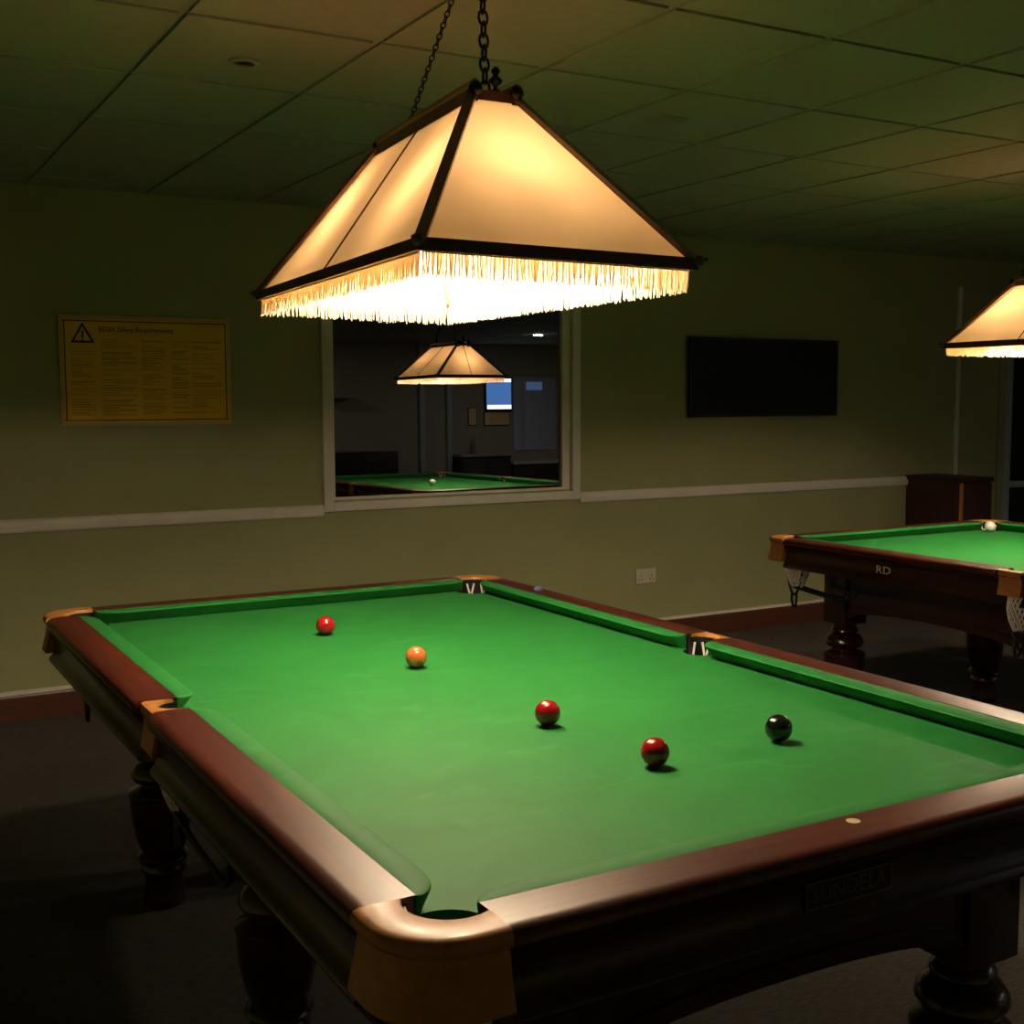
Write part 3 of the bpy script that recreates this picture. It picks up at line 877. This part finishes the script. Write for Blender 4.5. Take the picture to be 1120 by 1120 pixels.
# cabinet behind the second table
cb = empty('wooden_cabinet', (5.22, 3.2, 0), 'dark red-brown low wooden cabinet standing against the olive wall', 'cabinet')
CW = 0.30
box('body', (0.004, -0.225, 0.06), (CW-0.004, 0.232, 0.915), 'cabinet_wood', cb, 0.003)
box('plinth', (0.02, -0.21, 0.0), (CW-0.02, 0.225, 0.06), 'black_plastic', cb)
box('top', (-0.008, -0.247, 0.915), (CW+0.008, 0.233, 0.946), 'cabinet_wood', cb, 0.004)
box('side_panel', (-0.003, -0.17, 0.13), (0.0035, 0.20, 0.86), 'cabinet_wood', cb, 0.002)
dr = box('door', (0.018, -0.243, 0.08), (CW-0.006, -0.226, 0.905), 'cabinet_wood', cb, 0.003)
box('door_panel', (0.055, -0.247, 0.16), (CW-0.045, -0.2425, 0.825), 'cabinet_wood', dr, 0.002)
box('edge_highlight', (-0.002, -0.243, 0.06), (0.016, -0.226, 0.913), 'bracket_wood', cb, 0.001)  # pale strip painted in as the highlight along the corner edge

# ------------------------------------------------------------------ ceiling fittings
fi = empty('ceiling_downlight', (-0.177, 1.018, ZC-0.004), 'small round unlit downlight set in a ceiling tile', 'downlight')
bm = bmesh.new(); add_lathe(bm, [(0.045, 0.0), (0.045, -0.006), (0.038, -0.010), (0.030, -0.010), (0.030, -0.003)], 24, cap=False); from_bm('rim', bm, 'ceiling_grid', fi, True, 40)
bm = bmesh.new(); add_lathe(bm, [(0.030, -0.001), (0.030, -0.004)], 24); from_bm('lens', bm, 'black_plastic', fi)
ve = empty('ceiling_vent', (1.34, 1.026, ZC-0.004), 'small square ceiling vent flush in a tile', 'vent')
box('frame', (-0.055, -0.055, -0.006), (0.055, 0.055, 0.0), 'ceiling_grid', ve, 0.002)
for k in range(4):
    box('slat', (-0.045, -0.040+k*0.022, -0.009), (0.045, -0.030+k*0.022, -0.0055), 'ceiling_tile', ve)

# ------------------------------------------------------------------ far end of the room, seen mirrored in the window
YR = Y0
tvb = empty('lit_television', (7.53, YR, 1.71), 'television showing a bright blue picture on the rear wall', 'television')
box('body', (-0.225, 0.012, -0.25), (0.225, 0.060, 0.25), 'black_plastic', tvb, 0.004)
box('bracket', (-0.08, 0.001, -0.08), (0.08, 0.013, 0.08), 'black_metal', tvb)
box('screen', (-0.21, 0.0595, -0.16), (0.21, 0.062, 0.17), 'tv_blue', tvb)
box('caption_band', (-0.20, 0.0600, -0.225), (0.21, 0.0625, -0.165), 'tv_white', tvb)
box('top_band', (-0.20, 0.0600, 0.175), (0.21, 0.0625, 0.225), 'tv_white', tvb)
for x0, x1, z0, z1, m, lb in ((7.03, 7.18, 1.24, 1.51, 'picture_tan', 'narrow tan picture hanging beside the lit television'), (7.30, 7.74, 1.235, 1.445, 'picture_tan', 'wide tan picture hanging under the lit television')):
    pc = empty('wall_picture', ((x0+x1)/2, YR, (z0+z1)/2), lb, 'picture')
    hx, hz = (x1-x0)/2, (z1-z0)/2
    box('frame', (-hx, 0.001, -hz), (hx, 0.018, hz), 'counter_dark', pc, 0.002)
    box('print', (-hx+0.012, 0.0175, -hz+0.012), (hx-0.012, 0.020, hz-0.012), m, pc)
    if hx > 0.1: box('cream_strip', (-hx+0.012, 0.0195, -hz+0.012), (-hx+0.085, 0.021, hz-0.012), 'picture_cream', pc)
ct = empty('bar_counter', (7.17, YR, 0), 'dark bar counter with pale worktop along the rear wall under the pictures', 'counter')
box('body', (-0.40, 0.005, 0.0), (0.42, 0.30, 0.79), 'counter_dark', ct, 0.004)
box('worktop', (-0.42, 0.002, 0.79), (0.44, 0.33, 0.825), 'counter_top', ct, 0.004)
for sx in (-0.2, 0.2): box('door', (sx-0.18, 0.3005, 0.05), (sx+0.18, 0.315, 0.76), 'counter_dark', ct, 0.002)
ct = empty('low_sideboard', (8.08, YR, 0), 'dark low sideboard with pale top under the bluish panel', 'sideboard')
box('body', (-0.44, 0.005, 0.0), (0.46, 0.30, 0.66), 'counter_dark', ct, 0.004)
box('top', (-0.455, 0.002, 0.66), (0.475, 0.33, 0.70), 'bluish_panel', ct, 0.004)
pn = empty('notice_board', (8.17, YR, 1.41), 'tall bluish grey panel on the rear wall beside the lit television', 'board')
box('stile', (-0.37, 0.002, -0.55), (-0.20, 0.022, 0.55), 'bluish_panel', pn, 0.002)
box('board', (-0.19, 0.002, -0.55), (0.38, 0.016, 0.55), 'bluish_panel', pn, 0.002)
box('lit_display', (-0.14, 0.0165, 0.36), (0.14, 0.022, 0.48), 'cool_display', pn)
bt = empty('bottle', (7.08, YR+0.15, 0.825), 'pale slim bottle standing on the bar counter', 'bottle')
bm = bmesh.new(); add_lathe(bm, [(0.028, 0.0), (0.030, 0.01), (0.030, 0.18), (0.024, 0.21), (0.012, 0.24), (0.011, 0.30)], 14); from_bm('glass', bm, 'counter_top', bt, True, 40)
bm = bmesh.new(); add_lathe(bm, [(0.0125, 0.30), (0.0125, 0.325)], 12); from_bm('cap', bm, 'white_plastic', bt)
for k, x in enumerate((6.27, 6.705)):
    struct(box('trim_%d' % (5+k), (x-0.035, YR, 0), (x+0.035, YR+0.06, ZC-0.005), 'grey_metal', None, 0.003))
sf = empty('bench_seat', (5.35, YR, 0), 'dark upholstered bench against the rear wall', 'bench')
box('seat', (-0.48, 0.02, 0.12), (0.48, 0.55, 0.45), 'counter_dark', sf, 0.03)
box('backrest', (-0.48, 0.005, 0.45), (0.48, 0.16, 0.90), 'counter_dark', sf, 0.03)
box('top_rail', (-0.48, 0.002, 0.90), (0.10, 0.17, 0.93), 'counter_top', sf, 0.003)
for sx in (-0.42, 0.42):
    for yy in (0.06, 0.48): box('leg', (sx-0.025, yy-0.025, 0), (sx+0.025, yy+0.025, 0.12), 'black_metal', sf, 0.003)
tag(box('wall_shelf', (4.75, YR+0.001, 1.65), (5.18, YR+0.18, 1.68), 'counter_top', None, 0.003), 'pale short shelf board on the rear wall above the bench', 'shelf')
for x, y, lb in ((6.97, -4.35, 'round lit downlight in the ceiling before the lit television'), (8.3, -3.0, 'unseen fill downlight added in the ceiling by the right wall'), (3.4, -5.6, 'unseen fill downlight added in the ceiling behind the bounce wall')):  # second and third are out of view, added as fill light
    fi = empty('lit_downlight', (x, y, ZC-0.004), lb, 'downlight', 'lit downlights')
    bm = bmesh.new(); add_lathe(bm, [(0.075, 0.0), (0.075, -0.008), (0.062, -0.012)], 24); from_bm('rim', bm, 'white_plastic', fi, True, 40)
    bm = bmesh.new(); add_lathe(bm, [(0.060, -0.0125), (0.060, -0.015)], 24); from_bm('lens', bm, 'downlight_glow', fi)
